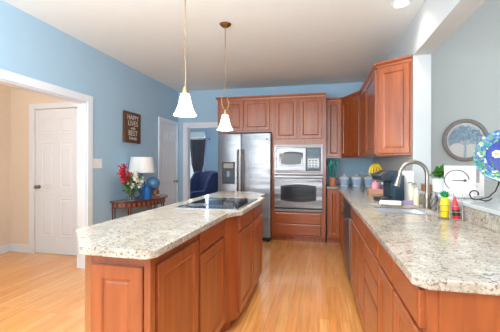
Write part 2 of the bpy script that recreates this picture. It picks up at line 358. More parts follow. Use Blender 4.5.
# wall oven tower
G2 = 'tall and wall cabinets of the back wall'
TW = thing('oven_tower_cabinet', 'tall cherry cabinet housing the microwave and wall oven', 'cabinet', (-.772, 5.12, 0), 0, G2)
tw = .872
obj('body', boxes((0, .06, 0, .60, .09, 2.37), (tw - .06, tw, 0, .60, .09, 2.37), (.06, tw - .06, 0, .02, .09, .49), (.06, tw - .06, 0, .02, 1.585, 2.37),
                  (.06, tw - .06, .55, .60, .09, 2.37), (.06, tw - .06, .02, .55, .47, .49), (.06, tw - .06, .02, .55, 1.585, 1.60), (.004, tw - .004, .06, .6, 0, .09)), 'wood', TW)
fronts(TW, [('drawer', .075, tw - .075, .30, .475), ('drawer', .075, tw - .075, .115, .295), ('door', .06, .415, 1.68, 2.33), ('door', .455, .81, 1.68, 2.33)])
def crown(parent, path, z):     # path of xy points at the cabinet face line, profile steps outward (left of travel = outward flag)
    bm = bmesh.new(); prof = [(0, 0), (.008, .0), (.012, .015), (.03, .035), (.035, .05), (0, .05)]
    P = [Vector(p) for p in path]; n = len(P); rows = []
    for i, p in enumerate(P):
        d0 = (P[i] - P[i - 1]).normalized() if i else (P[1] - P[0]).normalized()
        d1 = (P[i + 1] - P[i]).normalized() if i < n - 1 else d0
        n0 = Vector((d0.y, -d0.x)); n1 = Vector((d1.y, -d1.x)); m = (n0 + n1).normalized(); k = 1 / max(.4, m.dot(n0))
        rows.append([bm.verts.new((p.x + m.x * o * k, p.y + m.y * o * k, z + h)) for o, h in prof])
    for a, b in zip(rows, rows[1:]):
        for j in range(len(prof)): bm.faces.new((a[j], a[(j + 1) % len(prof)], b[(j + 1) % len(prof)], b[j]))
    bm.faces.new(rows[0]); bm.faces.new(rows[-1][::-1])
    return obj('crown_moulding', bm, 'woodx', parent)
crown(TW, [(0, -.001), (tw, -.001)], 2.355)
# microwave
MW = thing('built_in_microwave', 'stainless built-in microwave above the wall oven', 'microwave', (-.712, 5.10, 1.10), 0)
obj('case', boxes((.005, .745, .022, .45, .01, .48)), 'black', MW)
obj('trim_frame', boxes((-.012, .764, -.004, .019, 0, .055), (-.012, .764, -.004, .019, .435, .483), (-.012, .02, -.004, .019, .055, .435), (.732, .764, -.004, .019, .055, .435)), 'steel', MW, bevel=.002)
obj('vent', boxes((.02, .732, -.0045, -.0035, .452, .472)), 'grey', MW)
obj('lower_vent', boxes((.02, .732, -.0045, -.0035, .022, .046)), 'grey', MW)
obj('door', boxes((.022, .50, -.018, .018, .06, .43)), 'steel', MW, bevel=.004)
def rounded(x0, x1, z0, z1, bulge, n=10):
    pts = []
    for i in range(n + 1):
        t = i / n; pts.append((x0 + (x1 - x0) * t, z0 - bulge * math.sin(PI * t)))
    for i in range(n + 1):
        t = i / n; pts.append((x1 - (x1 - x0) * t, z1 + bulge * math.sin(PI * t)))
    return pts
def flatpoly(name, pts, y0, y1, m, parent):
    bm = bmesh.new(); prism(bm, pts, y0, y1)
    for v in bm.verts: v.co = Vector((v.co.x, v.co.z, v.co.y))
    return obj(name, bm, m, parent)
flatpoly('window', rounded(.07, .455, .15, .35, .022), -.021, -.018, 'dglass', MW)
flatpoly('window_inset', rounded(.10, .425, .175, .325, .018), -.0225, -.021, 'panelblue', MW)  # plain dark blue-grey inner pane of the microwave window
obj('control_panel', boxes((.505, .73, -.019, .018, .06, .43)), 'panelblue', MW, bevel=.003)
kp = bmesh.new()
box(kp, .53, .705, -.0205, -.019, .08, .26)
obj('keypad', kp, 'glassblk', MW)
for r in range(4):
    for c in range(3): obj('key', boxes((.545 + c * .05, .578 + c * .05, -.022, -.0205, .095 + r * .04, .112 + r * .04)), 'keyteal', MW)
obj('display', boxes((.53, .705, -.022, -.019, .30, .39)), 'keyteal', MW)
# oven
OV = thing('wall_oven', 'stainless wall oven with an arched dark window and bar handle', 'oven', (-.712, 5.10, .50), 0)
obj('case', boxes((.005, .745, .022, .5, .01, .575)), 'black', OV)
obj('control_strip', boxes((-.012, .764, -.012, .018, .548, .585)), 'steel', OV, bevel=.003)
obj('door', boxes((-.010, .762, -.03, .018, .06, .538)), 'steel', OV, bevel=.005)
obj('lower_trim', boxes((-.012, .764, -.01, .018, 0, .035)), 'steel', OV, bevel=.002)
obj('vent_gap', boxes((-.005, .757, -.004, .017, .036, .059)), 'black', OV)
flatpoly('window', rounded(.095, .665, .185, .415, .028), -.034, -.03, 'black', OV)
flatpoly('window_glass', rounded(.125, .635, .21, .39, .024), -.0365, -.034, 'dglass', OV)
bm = bmesh.new(); tube(bm, [(.03, -.03, .498), (.03, -.07, .498), (.08, -.078, .498), (.67, -.078, .498), (.72, -.07, .498), (.72, -.03, .498)], .011); obj('handle', bm, 'chrome', OV, smooth=True)

# refrigerator
FR = thing('refrigerator', 'stainless side-by-side refrigerator with water dispenser', 'refrigerator', (-1.655, 4.95, 0), 0)
obj('body', boxes((.012, .882, .09, .74, .03, 1.76)), 'grey', FR)
obj('kick_grille', boxes((.02, .875, .06, .12, .025, .10)), 'black', FR)
bm = bmesh.new()
for px_, w_, n_ in ((0.004, .392, 'freezer_door'), (.402, .486, 'fridge_door')):
    bm = bmesh.new(); rs = []; n = 10
    for z in (.085, 1.765):
        rs.append([bm.verts.new((px_ + w_ * i / n, -.022 * math.sin(PI * (.08 + .84 * i / n)) + .012, z)) for i in range(n + 1)] + [bm.verts.new((px_ + w_, .085, z)), bm.verts.new((px_, .085, z))])
    k = len(rs[0])
    for i in range(k): bm.faces.new((rs[0][i], rs[0][(i + 1) % k], rs[1][(i + 1) % k], rs[1][i]))
    bm.faces.new(rs[0][::-1]); bm.faces.new(rs[1])
    d = obj(n_, bm, 'steel', FR, bevel=.004)
    for p in d.data.polygons: p.use_smooth = False
    hx = px_ + w_ - .035 if n_ == 'freezer_door' else px_ + .035
    bm = bmesh.new(); tube(bm, [(hx, 0, 1.50), (hx, -.05, 1.49), (hx, -.062, 1.44)] + [(hx, -.062 - .008 * math.sin(PI * t / 8), 1.44 - .56 * t / 8) for t in range(1, 8)] + [(hx, -.062, .86), (hx, -.05, .81), (hx, 0, .80)], .013)
    obj('handle', bm, 'chrome', d, smooth=True)
    if n_ == 'freezer_door':
        obj('water_dispenser', boxes((.085, .30, -.016, .0, .94, 1.30)), 'black', d, bevel=.004)
        obj('dispenser_recess', boxes((.105, .28, -.019, -.016, .97, 1.17)), 'panelblue', d)
        obj('dispenser_display', boxes((.11, .275, -.020, -.016, 1.20, 1.275)), 'grey', d)
        bm = bmesh.new(); box(bm, .17, .215, -.03, -.019, 1.06, 1.15); obj('dispenser_lever', bm, 'grey', d)
    else:
        bm = bmesh.new(); lathe(bm, [(.014, 0), (.014, .004), (0, .005)], .83, -.002, 1.67, rot=Matrix.Rotation(PI / 2, 3, 'X'), seg=20); obj('badge', bm, 'panelblue', d)
for fx in (.05, .84):
    bm = bmesh.new(); lathe(bm, [(.02, 0), (.02, .03)], fx, .10, 0, seg=12); obj('foot', bm, 'black', FR)

OF = thing('over_fridge_cabinet', 'wide two-door cherry cabinet mounted above the refrigerator', 'cabinet', (-1.712, 5.12, 1.80), 0, G2)
obj('body', boxes((0, .938, 0, .60, 0, .57)), 'wood', OF)
fronts(OF, [('door', .03, .455, .03, .53), ('door', .475, .905, .03, .53)]); crown(OF, [(0, .3), (0, -.001), (.938, -.001)], .555)
# wall cabinets
def wall_cab(label, loc, rotz, w, d, h, L, cr=True, name='upper_cabinet'):
    r = thing(name, label, 'cabinet', loc, rotz, G2)
    obj('body', boxes((0.001, w - .001, 0, d, 0, h)), 'wood', r); fronts(r, L)
    if cr: crown(r, [(0, -.001), (w, -.001)], h - .03)
    return r
wall_cab('narrow cherry wall cabinet right of the oven tower', (.102, 5.41, 1.375), 0, .262, .32, .985, [('door', .02, .245, .02, .94)])
def poly_cab(label, foot, z0, z1, face, dr, name='upper_cabinet', crownface=True):
    r = thing(name, label, 'cabinet', (face[0][0], face[0][1], z0), 0, G2)
    bm = bmesh.new(); prism(bm, [(x - face[0][0], y - face[0][1]) for x, y in foot], 0, z1 - z0); obj('body', bm, 'wood', r)
    a = math.atan2(face[1][1] - face[0][1], face[1][0] - face[0][0]); wd = math.hypot(face[1][0] - face[0][0], face[1][1] - face[0][1])
    obj('door', panel_door(wd - 2 * dr, z1 - z0 - .07), 'wood', r, (dr * math.cos(a), dr * math.sin(a), .02), a)
    if crownface:
        c = crown(r, [(0, -.001), (wd, -.001)], z1 - z0 - .03); c.rotation_euler[2] = a
    return r
poly_cab('diagonal corner wall cabinet of cherry wood above the canisters', [(.366, 5.41), (.60, 4.93), (.897, 4.93), (.897, 5.728), (.366, 5.728)], 1.375, 2.345, ((.366, 5.41), (.60, 4.93)), .015)
ru = wall_cab('cherry wall cabinet on the right wall between the corner and the angled end cabinet', (.60, 4.928, 1.36), -PI / 2, 1.366, .297, .96, [('door', .015, .66, .02, .92), ('door', .68, 1.35, .02, .92)])
poly_cab('angled cherry end wall cabinet nearest the faucet', [(.60, 3.56), (.897, 3.36), (.897, 3.56)], 1.355, 2.32, ((.60, 3.56), (.897, 3.36)), .022)

# ---------------------------------------------------------------- sink countertop, sink, faucet
SX0, SX1, SY0, SY1 = .42, .80, 2.33, 2.90
bm = bmesh.new()
prism(bm, [(.115, 5.075), (.275, 5.075), (.30, 5.05), (.28, 5.0), (.28, 1.05), (.315, 1.012), (.897, 1.012), (.897, 5.725), (.115, 5.725)], .88, .914,
      holes=[[(SX0, SY0), (SX1, SY0), (SX1, SY1), (SX0, SY1)]])
tag(obj('countertop', bm, 'granite', bevel=.005), 'speckled beige granite countertop holding the sink along the right side', 'countertop')
tag(B('backsplash', 'granite', None, .872, .897, 1.012, 3.36, .915, .999, bev=.002), 'low speckled granite backsplash strip behind the faucet and condiment caddy', 'backsplash')
B('bar_ledge', 'ledge', None, .868, 1.24, .96, 3.345, 1.001, 1.023, bev=.004)
tag(bpy.data.objects['bar_ledge'], 'white polished stone ledge of the pass-through carrying the plate stand', 'ledge')
sk = thing('kitchen_sink', 'undermount stainless double bowl sink set in the right counter', 'sink', (0, 0, 0))
def bowl(x0, x1, y0, y1, zt, zb, t=.006):
    bm = bmesh.new(); i = .015
    o = [[bm.verts.new(v) for v in ((x0 + k, y0 + k, z), (x1 - k, y0 + k, z), (x1 - k, y1 - k, z), (x0 + k, y1 - k, z))] for k, z in ((0, zt), (t, zt), (t + i, zb), (i, zb - t))]
    o2 = o[:3]
    for a, b in zip(o2, o2[1:]):
        for j in range(4): bm.faces.new((a[j], a[(j + 1) % 4], b[(j + 1) % 4], b[j]))
    bm.faces.new(o[2])
    for j in range(4): bm.faces.new((o[0][j], o[3][j], o[3][(j + 1) % 4], o[0][(j + 1) % 4]))
    bm.faces.new(o[3][::-1]); return bm
ym = 2.60
obj('bowl', bowl(SX0 - .01, SX1 + .01, SY0 - .01, ym, .878, .70), 'dish', sk); obj('bowl', bowl(SX0 - .01, SX1 + .01, ym + .001, SY1 + .01, .878, .70), 'dish', sk)
for yy in ((SY0 + ym) / 2, (SY1 + ym) / 2):
    bm = bmesh.new(); lathe(bm, [(.04, 0), (.04, .003), (.03, .004), (.0, .002)], .60, yy, .70, seg=20); obj('drain', bm, 'chrome', sk)

fa = thing('faucet', 'brushed nickel gooseneck pull-down faucet behind the sink', 'faucet', (.825, 2.69, .9145))
bm = bmesh.new(); lathe(bm, [(.03, 0), (.03, .008), (.022, .014), (.019, .05), (.021, .09), (.019, .11), (.014, .13)]); obj('base', bm, 'chrome', fa, smooth=True)
bm = bmesh.new(); R = .100
tube(bm, [(0, 0, .12), (0, 0, .18), (0, 0, .25)] + [(-R + R * math.cos(a), 0, .262 + R * math.sin(a)) for a in crv(lambda t: t * PI * .92, 16)] + [(-2 * R - .004, 0, .235)], .0155, 12); obj('spout', bm, 'chrome', fa, smooth=True)
bm = bmesh.new(); tube(bm, [(-2 * R + .002, 0, .27), (-2 * R - .008, 0, .235), (-2 * R - .016, 0, .20), (-2 * R - .024, 0, .17)], .014, 14, .025); obj('spray_head', bm, 'chrome', fa, smooth=True)
bm = bmesh.new(); tube(bm, [(0, -.015, .075), (0, -.045, .08), (.0, -.07, .10), (.0, -.095, .14)], .009, 10, .006); obj('handle', bm, 'chrome', fa, smooth=True)

# ---------------------------------------------------------------- island
G3 = 'cabinets of the kitchen island'
def isl(label, org, foot, z0=.09, name='island_cabinet'):
    r = thing(name, label, 'cabinet', (org[0], org[1], 0), 0, G3)
    bm = bmesh.new(); prism(bm, [(x - org[0], y - org[1]) for x, y in foot], .09, .879)
    cx = sum(p[0] for p in foot) / len(foot); 
    prism(bm, [((x if x < -1.1 else x - .06) - org[0], (max(y, 1.22)) - org[1]) for x, y in foot], 0, .089)
    obj('body', bm, 'wood', r); return r
def face_px(root, org, x, L):        # fronts on a face looking to +x; L in absolute y
    for kind, y0, y1, z0, z1 in L:
        f = panel_door if kind == 'door' else slab_front
        o = obj(kind, f(y1 - y0, z1 - z0), 'wood' if kind == 'door' else 'woodx', root, (x - org[0], y0 - org[1], z0), PI / 2)
og = (-.68, 1.16)
r1 = isl('near end cabinet of the island with a panelled end and a tall full-height door', og, [(-.68, 1.16), (-.68, 1.665), (-1.19, 1.665), (-1.19, 1.40), (-.955, 1.16)])
face_px(r1, og, -.68, [('door', 1.20, 1.65, .115, .825)])
obj('end_panel', panel_door(.245, .715), 'wood', r1, (-.945 - og[0], 0, .115))
obj('corner_post', boxes((-.018, .012, -.012, .028, .09, .878)), 'wood', r1, bevel=.003)
og = (-.68, 1.667)
r2 = isl('island cabinet with one drawer over one door, just before the cooktop section', og, [(-.68, 1.667), (-.68, 2.165), (-1.19, 2.165), (-1.19, 1.667)])
face_px(r2, og, -.68, [('drawer', 1.68, 2.155, .745, .862), ('door', 1.68, 2.155, .115, .73)])
og = (-.605, 2.28)
r3 = isl('island cabinet beneath the cooktop that bumps out from the others', og, [(-.68, 2.167), (-.605, 2.28), (-.605, 3.25), (-1.19, 3.25), (-1.19, 2.167)])
face_px(r3, og, -.605, [('drawer', 2.31, 2.77, .745, .862), ('door', 2.31, 2.77, .115, .73), ('drawer', 2.785, 3.235, .745, .862), ('door', 2.785, 3.235, .115, .73)])
og = (-.68, 3.252)
r4 = isl('far end cabinet of the island nearest the refrigerator', og, [(-.68, 3.252), (-.68, 3.54), (-.86, 3.76), (-1.19, 3.76), (-1.19, 3.252)])
face_px(r4, og, -.68, [('drawer', 3.265, 3.525, .745, .862), ('door', 3.265, 3.525, .115, .73)])
bm = bmesh.new()
prism(bm, [(-.96, 1.095), (-.684, 1.09), (-.645, 1.098), (-.625, 1.13), (-.625, 2.09), (-.55, 2.225), (-.55, 3.17), (-.615, 3.29), (-.615, 3.60), (-.84, 3.86), (-1.25, 3.86), (-1.228, 1.375)], .88, .914)
tag(obj('island_countertop', bm, 'granite', bevel=.005), 'speckled beige granite top of the island with clipped corners', 'countertop')
ck = thing('cooktop', 'black glass electric cooktop set in the island top', 'cooktop', (-1.10, 2.24, .9145))
obj('glass_top', boxes((0, .50, 0, .76, 0, .006)), 'glassblk', ck, bevel=.002)
obj('steel_rim', boxes((-.008, .508, -.008, 0, 0, .005), (-.008, .508, .76, .768, 0, .005), (-.008, 0, 0, .76, 0, .005), (.50, .508, 0, .76, 0, .005)), 'steel', ck)
for (x, y, r) in ((.13, .17, .10), (.13, .58, .085), (.33, .15, .075), (.33, .60, .10)):
    bm = bmesh.new(); lathe(bm, [(r, 0), (r, .0008), (r - .006, .001), (0, .0006)], x, y, .006, seg=36); obj('burner_ring', bm, 'panelblue', ck)
for i in range(4):
    bm = bmesh.new(); lathe(bm, [(.024, 0), (.024, .012), (.02, .028), (.0, .03)], .445, .25 + i * .085, .006, seg=18); box(bm, .442, .448, .23 + i * .085, .27 + i * .085, .034, .04)
    obj('knob', bm, 'black', ck, smooth=True)

# ---------------------------------------------------------------- lights of the room, seen and added
def spot(parent, loc, power, col, size=2.3, tilt=0.0):
    l = bpy.data.lights.new('downlight_lamp', 'SPOT'); l.energy = power; l.color = col; l.spot_size = size; l.spot_blend = .6; l.shadow_soft_size = .07
    o = bpy.data.objects.new('downlight_lamp', l); COL.objects.link(o); o.parent = parent; o.location = loc; o.rotation_euler = (tilt, 0, 0)
for i, (x, y, t) in enumerate([(.71, 3.02, 'recessed ceiling downlight above the sink counter, at the top edge'), (.62, .9, 'added unseen recessed ceiling downlight behind the viewer on the right'),
                 (-.5, .35, 'added unseen recessed ceiling downlight in the middle behind the viewer'),
                 (-.12, 2.3, 'added unseen recessed ceiling downlight over the aisle between island and sink counter'), (-2.1, .3, 'added unseen recessed ceiling downlight behind the viewer on the left')]):  # all but the first downlight are unseen, added to brighten the room
    d = thing('downlight', t, 'ceiling light', (x, y, ZC - .006), 0, 'recessed downlights')
    bm = bmesh.new(); lathe(bm, [(.062, .003), (.064, .0), (.085, .0), (.088, .006), (.062, .006)], seg=32); obj('trim_ring', bm, 'white', d, smooth=True)
    bm = bmesh.new(); lathe(bm, [(.061, .002), (.061, .005)], seg=32); obj('lens', bm, 'lens', d)
    if i == 3: spot(d, (0, 0, -.03), 60, (1, .92, .80), 1.5, .42)  # aisle spot added and tilted to lift the far floor
    else: spot(d, (0, 0, -.03), 9, (1, .88, .74))
for nm, x, y, t, e in (('hall_added_light', -3.6, 1.6, 'added unseen flush ceiling light in the cream hall beyond the left opening', 20), ('family_added_light', -2.6, 7.0, 'added unseen flush ceiling light in the blue family room', 30)):  # both fixtures are unseen additions that light the hall and family room
    d = thing(nm, t, 'ceiling light', (x, y, ZC - .001))
    bm = bmesh.new(); lathe(bm, [(.16, 0), (.165, -.02), (.0, -.02)], seg=32); obj('base_plate', bm, 'brass', d, smooth=True)
    bm = bmesh.new(); lathe(bm, [(.155, -.0205), (.14, -.06), (.08, -.09), (0, -.10)], seg=32); obj('glass_bowl', bm, 'shade', d, smooth=True)
    l = bpy.data.lights.new('added_bulb', 'POINT'); l.energy = e; l.color = (1, .96, .90); l.shadow_soft_size = .12
    o = bpy.data.objects.new('added_bulb', l); COL.objects.link(o); o.parent = d; o.location = (0, 0, -.24)
def pendant(loc, zt, label, loop):
    p = thing('pendant_light', label, 'pendant light', (loc[0], loc[1], zt), 0, 'pendant lights over the island')
    h = ZC - zt
    bm = bmesh.new(); lathe(bm, [(.0, h - .035), (.025, h - .032), (.05, h - .015), (.062, h - .001), (.0, h - .0005)], seg=28); obj('canopy', bm, 'brass', p, smooth=True)
    bm = bmesh.new(); tube(bm, [(0, 0, h - .03), (0, 0, h * .42)], .006); tube(bm, [(0, 0, h * .42)] + [(.006 * math.sin(6 * t), .012 * math.sin(9 * t), h * .42 * (1 - t) + .25 * t) for t in crv(lambda q: q, 8)], .003)
    obj('stem', bm, 'bronze', p)
    bm = bmesh.new()
    if loop:
        tube(bm, [(0, 0, .25), (-.02, -.01, .22), (-.032, -.02, .17), (-.030, -.02, .11), (-.015, -.01, .065), (0, 0, .045)], .0045)
        tube(bm, [(.0, 0, .045), (.02, .01, .06), (.035, .015, .10), (.036, .015, .13), (.022, .01, .155), (.018, .01, .19), (.035, .012, .205), (.05, .015, .195)], .0045)
    else:
        tube(bm, [(0, 0, .25), (.004, 0, .15), (0, 0, .045)], .0045)
    obj('wire_scroll', bm, 'bronze', p)
    bm = bmesh.new(); lathe(bm, [(.0, .05), (.016, .048), (.02, .03), (.024, 0), (.02, -.012), (0, -.012)], seg=20); obj('socket', bm, 'bronze', p, smooth=True)
    bm = bmesh.new()
    pr = [(.030, 0), (.036, -.02), (.042, -.05), (.052, -.09), (.066, -.125), (.084, -.155), (.081, -.155), (.063, -.124), (.049, -.09), (.039, -.05), (.033, -.02), (.027, -.003)]
    seg = 32; rings = [[bm.verts.new((r * math.cos(2 * PI * i / seg), r * math.sin(2 * PI * i / seg), z)) for i in range(seg)] for r, z in pr]
    for a, b in zip(rings, rings[1:] + rings[:1]):
        for i in range(seg): bm.faces.new((a[i], a[(i + 1) % seg], b[(i + 1) % seg], b[i]))
    obj('lamp_shade', bm, 'shade', p, smooth=True)
    l = bpy.data.lights.new('pendant_bulb', 'POINT'); l.energy = 3.5; l.color = (1, .85, .66); l.shadow_soft_size = .03
    o = bpy.data.objects.new('pendant_bulb', l); COL.objects.link(o); o.parent = p; o.location = (0, 0, -.17)
pendant((-.95, 2.10), 1.762, 'nearer pendant light with frosted bell shade over the island', False)
pendant((-.95, 3.08), 1.765, 'farther pendant light with scrolled wire and small bell shade beside the cabinets', True)

# ---------------------------------------------------------------- left wall: sign, switch, console table
sg = thing('wall_sign', 'dark brown plank sign with white lettering on the blue wall', 'sign', (XL + .001, 3.94, 1.575), PI / 2)
obj('board', boxes((0, .41, -.035, 0, 0, .45)), 'signwood', sg, bevel=.002)
for i, (t, sz, z) in enumerate((('HAPPY', .095, .325), ('LIVES', .11, .235), ('with', .065, .18), ('BEST', .11, .09), ('friends', .07, .03))):
    c = bpy.data.curves.new('lettering', 'FONT'); c.body = t; c.size = sz; c.align_x = 'CENTER'; c.extrude = .001
    o = bpy.data.objects.new('lettering', c); COL.objects.link(o)
    dg = bpy.context.evaluated_depsgraph_get(); me = bpy.data.meshes.new_from_object(o.evaluated_get(dg)); bpy.data.objects.remove(o)
    o = bpy.data.objects.new('lettering', me); COL.objects.link(o); me.materials.clear(); me.materials.append(M['letter'])
    o.parent = sg; o.location = (.205, -.0365, z + .015); o.rotation_euler = (PI / 2, 0, 0)
sw = thing('light_switch', 'white light switch plate on the blue wall beside the hall opening', 'switch', (XL + .0005, 3.345, 1.205), PI / 2)
obj('plate', boxes((0, .165, -.007, 0, 0, .12)), 'plastic', sw, bevel=.002)
for x in (.028, .073, .118): obj('rocker', boxes((x, x + .018, -.012, -.007, .04, .075)), 'plastic', sw)

tb = thing('console_table', 'mahogany half-oval console table against the blue wall', 'table', (XL + .02, 4.24, 0))
def half(rx, ry, n=24): return [(rx * math.cos(a), ry * math.sin(a)) for a in crv(lambda t: -PI / 2 + PI * t, n)]
bm = bmesh.new(); prism(bm, half(.43, .60), .74, .762); obj('table_top', bm, 'darkwood', tb, bevel=.004)
bm = bmesh.new()
ho = half(.39, .555, 30); hi = half(.375, .54, 30)
prism(bm, ho + hi[::-1], .665, .74); obj('apron', bm, 'darkwood', tb)
for i, a in enumerate(crv(lambda t: -PI / 2 + .12 + (PI - .24) * t, 20)):
    bm = bmesh.new(); box(bm, -.008, .004, -.014, .014, .675, .728, bev=.002); o = obj('apron_inlay', bm, 'brown', tb, (.392 * math.cos(a), .557 * math.sin(a), 0), math.atan2(math.sin(a) * .39, math.cos(a) * .555))
for a in (-1.52, -1.0, -.35, .35, 1.0, 1.52):
    x, y = .375 * math.cos(a), .54 * math.sin(a); x = max(x, .02)
    bm = bmesh.new()
    for s in (-.016, .016): tube(bm, [(x + s * .6, y + s, .665), (x + s * .4, y + s * .7, .45), (x, y, .22), (x, y, .0)], .008, 6)
    box(bm, x - .014, x + .014, y - .014, y + .014, .2, .23); obj('leg', bm, 'darkwood', tb)
TZ = .7625
# table lamp
lp = thing('table_lamp', 'table lamp with a white drum shade behind the flowers', 'lamp', (-2.55, 4.13, TZ))
bm = bmesh.new(); lathe(bm, [(.07, 0), (.07, .015), (.03, .03), (.03, .06), (.06, .12), (.065, .18), (.04, .25), (.016, .29), (.012, .36), (0, .36)]); obj('base', bm, 'globe', lp, smooth=True)
bm = bmesh.new(); seg = 36
rings = [[bm.verts.new((r * math.cos(2 * PI * i / seg), r * math.sin(2 * PI * i / seg), z)) for i in range(seg)] for r, z in ((.185, .375), (.155, .60), (.152, .60), (.182, .375))]
for a, b in zip(rings, rings[1:] + rings[:1]):
    for i in range(seg): bm.faces.new((a[i], a[(i + 1) % seg], b[(i + 1) % seg], b[i]))
obj('lamp_shade', bm, 'lampshade', lp, smooth=True)
bm = bmesh.new(); tube(bm, [(0, 0, .36), (0, 0, .585)], .004); tube(bm, [(-.152, 0, .585), (.152, 0, .585)], .002); tube(bm, [(0, -.152, .585), (0, .152, .585)], .002); obj('harp', bm, 'brass', lp)
# globe on stand
gl = thing('gazing_globe', 'mottled blue glazed sphere on a small pedestal right of the lamp', 'ornament', (-2.40, 4.19, TZ))
bm = bmesh.new(); lathe(bm, [(.055, 0), (.055, .012), (.025, .03), (.02, .09), (.045, .115), (.045, .122), (0, .122)], seg=24); obj('pedestal', bm, 'brown', gl, smooth=True)
bm = bmesh.new(); ball(bm, (0, 0, .215), .098, 4); obj('sphere', bm, 'globe', gl, smooth=True)
# blue vase
bv = thing('blue_vase', 'cobalt blue glass vase standing in front of the lamp', 'vase', (-2.36, 3.97, TZ))
bm = bmesh.new(); lathe(bm, [(.045, 0), (.055, .02), (.056, .12), (.05, .17), (.052, .185), (.046, .185), (.044, .17), (.048, .1), (.0, .02)], seg=28); obj('vase_body', bm, 'bglass', bv, smooth=True)
for k, (dx, dy) in enumerate(((-.06, .40),)):
    fr = thing('small_figurine', 'small brown and white figurine at the right of the console table', 'figurine', (-2.42, 4.36, TZ))
    bm = bmesh.new(); lathe(bm, [(.035, 0), (.035, .02), (.02, .04), (.028, .07), (.022, .10), (.012, .115), (.018, .13), (.012, .15), (0, .155)], seg=20); obj('figure', bm, 'brown', fr, smooth=True)
    bm = bmesh.new(); lathe(bm, [(.036, .02), (.037, .03), (.03, .035), (.0, .035)], seg=20); obj('collar', bm, 'canwhite', fr)
# flower arrangement
fv = thing('flower_arrangement', 'glass vase of white lilies, red blooms and greenery on the console table', 'flowers', (-2.47, 3.74, TZ))
bm = bmesh.new(); lathe(bm, [(.05, 0), (.055, .01), (.05, .09), (.062, .17), (.058, .17), (.046, .09), (.05, .015), (.0, .012)], seg=28); obj('vase', bm, 'glass', fv, smooth=True)
bm = bmesh.new()
def rv(s): return Vector((random.uniform(-s, s), random.uniform(-s, s), random.uniform(-s, s)))
heads = []
for i in range(15):
    c = Vector((random.uniform(-.05, .09), random.uniform(-.10, .25), random.uniform(.24, .37))); heads.append((c, 'w'))
heads += [(Vector((.03, -.02, .20)), 'w'), (Vector((.05, .10, .20)), 'w')]
for c in ((.0, -.20, .38), (.02, -.23, .33), (0, -.16, .34), (-.02, -.20, .45), (.03, -.15, .29), (-.03, -.11, .41), (.02, -.26, .375), (.0, -.14, .46), (.03, -.20, .29), (.04, -.10, .35)): heads.append((Vector(c), 'r'))
for c, _ in heads: tube(bm, [(c.x * .1, c.y * .1, .02), (c.x * .3, c.y * .3, .14), tuple(c)], .003, 5)
obj('stems', bm, 'stem', fv)
def leafquad(bm, c, d, L, W):
    d = Vector(d).normalized(); s = d.cross(Vector((0, 0, 1))); s = (s.normalized() if s.length > .01 else Vector((1, 0, 0))) * W; n = s.cross(d).normalized() * W * .5
    p = [c, c + d * L * .3 + s, c + d * L * .7 + s * .7, c + d * L - n, c + d * L * .7 - s * .7, c + d * L * .3 - s]
    top = c + d * L * .5 + n; bot = c + d * L * .5 - n * .15; t = bm.verts.new(top); b_ = bm.verts.new(bot); vs = [bm.verts.new(q) for q in p]
    for i in range(6):
        bm.faces.new((vs[i], vs[(i + 1) % 6], t)); bm.faces.new((vs[(i + 1) % 6], vs[i], b_))
for kind, mname, nm in (('w', 'petalw', 'white_bloom'), ('r', 'petalr', 'red_bloom')):
    for c, k in heads:
        if k != kind: continue
        bm = bmesh.new()
        for j in range(7):
            a = 2 * PI * j / 7 + random.random(); f_ = Vector((.8, -.5 + c.y, .35)).normalized(); u_ = f_.cross(Vector((0, 0, 1))).normalized(); v_ = u_.cross(f_)
            leafquad(bm, c + f_ * .02, u_ * math.cos(a) + v_ * math.sin(a) + f_ * random.uniform(0, .5), .052 if kind == 'w' else .06, .018)
        ball(bm, c + Vector((0, 0, .005)), .012, 1); obj(nm, bm, mname, fv)
bm = bmesh.new()
for i in range(90):
    c = Vector((random.uniform(-.03, .04), random.uniform(-.15, .20), random.uniform(.16, .34))); leafquad(bm, c, rv(1) + Vector((0, c.y * 3, .2)), random.uniform(.06, .11), .022)
obj('foliage', bm, 'leaf', fv)

# ---------------------------------------------------------------- family room furniture
ac = thing('wing_armchair', 'navy blue upholstered wing armchair seen through the doorway', 'armchair', (-3.02, 7.25, 0), math.radians(-35))
obj('seat', boxes((-.33, .33, -.35, .30, .22, .46)), 'navy', ac, bevel=.04)
bm = bmesh.new(); n = 12; fr_, bk_ = [], []
for i in range(n + 1):
    t = i / n; x = -.36 + .72 * t; z = 1.06 + .05 * math.sin(PI * t)
    fr_.append((x, z))
pts = [(-.33, .30)] + [(-.36, .9)] + [(x, z) for x, z in fr_] + [(.36, .9), (.33, .30)]
prism(bm, pts, 0, .14)
for v in bm.verts: v.co = Vector((v.co.x, .28 + v.co.z + (v.co.y - .3) * .15, v.co.y))
obj('backrest', bm, 'navy', ac, bevel=.03)
for s in (-1, 1):
    bm = bmesh.new(); prism(bm, [(-.36, .20), (-.36, .58), (-.30, .63), (.02, .64), (.10, .85), (.24, 1.06), (.38, 1.08), (.36, .20)], 0, .10)
    for v in bm.verts: v.co = Vector((s * (.32 + v.co.z), v.co.x, v.co.y))
    obj('armrest', bm, 'navy', ac, bevel=.025)
    for y in (-.32, .30):
        bm = bmesh.new(); tube(bm, [(s * .34, y, .20), (s * .35, y, 0)], .025, 8, .015); obj('leg', bm, 'darkwood', ac)
cu = thing('curtain_panel', 'slate blue-grey curtain hanging beside the family room window', 'curtain', (-3.50, 8.66, 0))
bm = bmesh.new(); rs = []
for z, wd, cx in ((.04, .17, .0), (1.0, .13, .0), (1.25, .20, .0), (2.0, .27, 0)):
    rs.append([bm.verts.new((cx + wd * (2 * i / 40 - 1), .03 * math.sin(i * 1.3), z)) for i in range(41)] + [bm.verts.new((cx + wd * (2 * i / 40 - 1), .012 + .03 * math.sin(i * 1.3), z)) for i in range(40, -1, -1)])
k = len(rs[0])
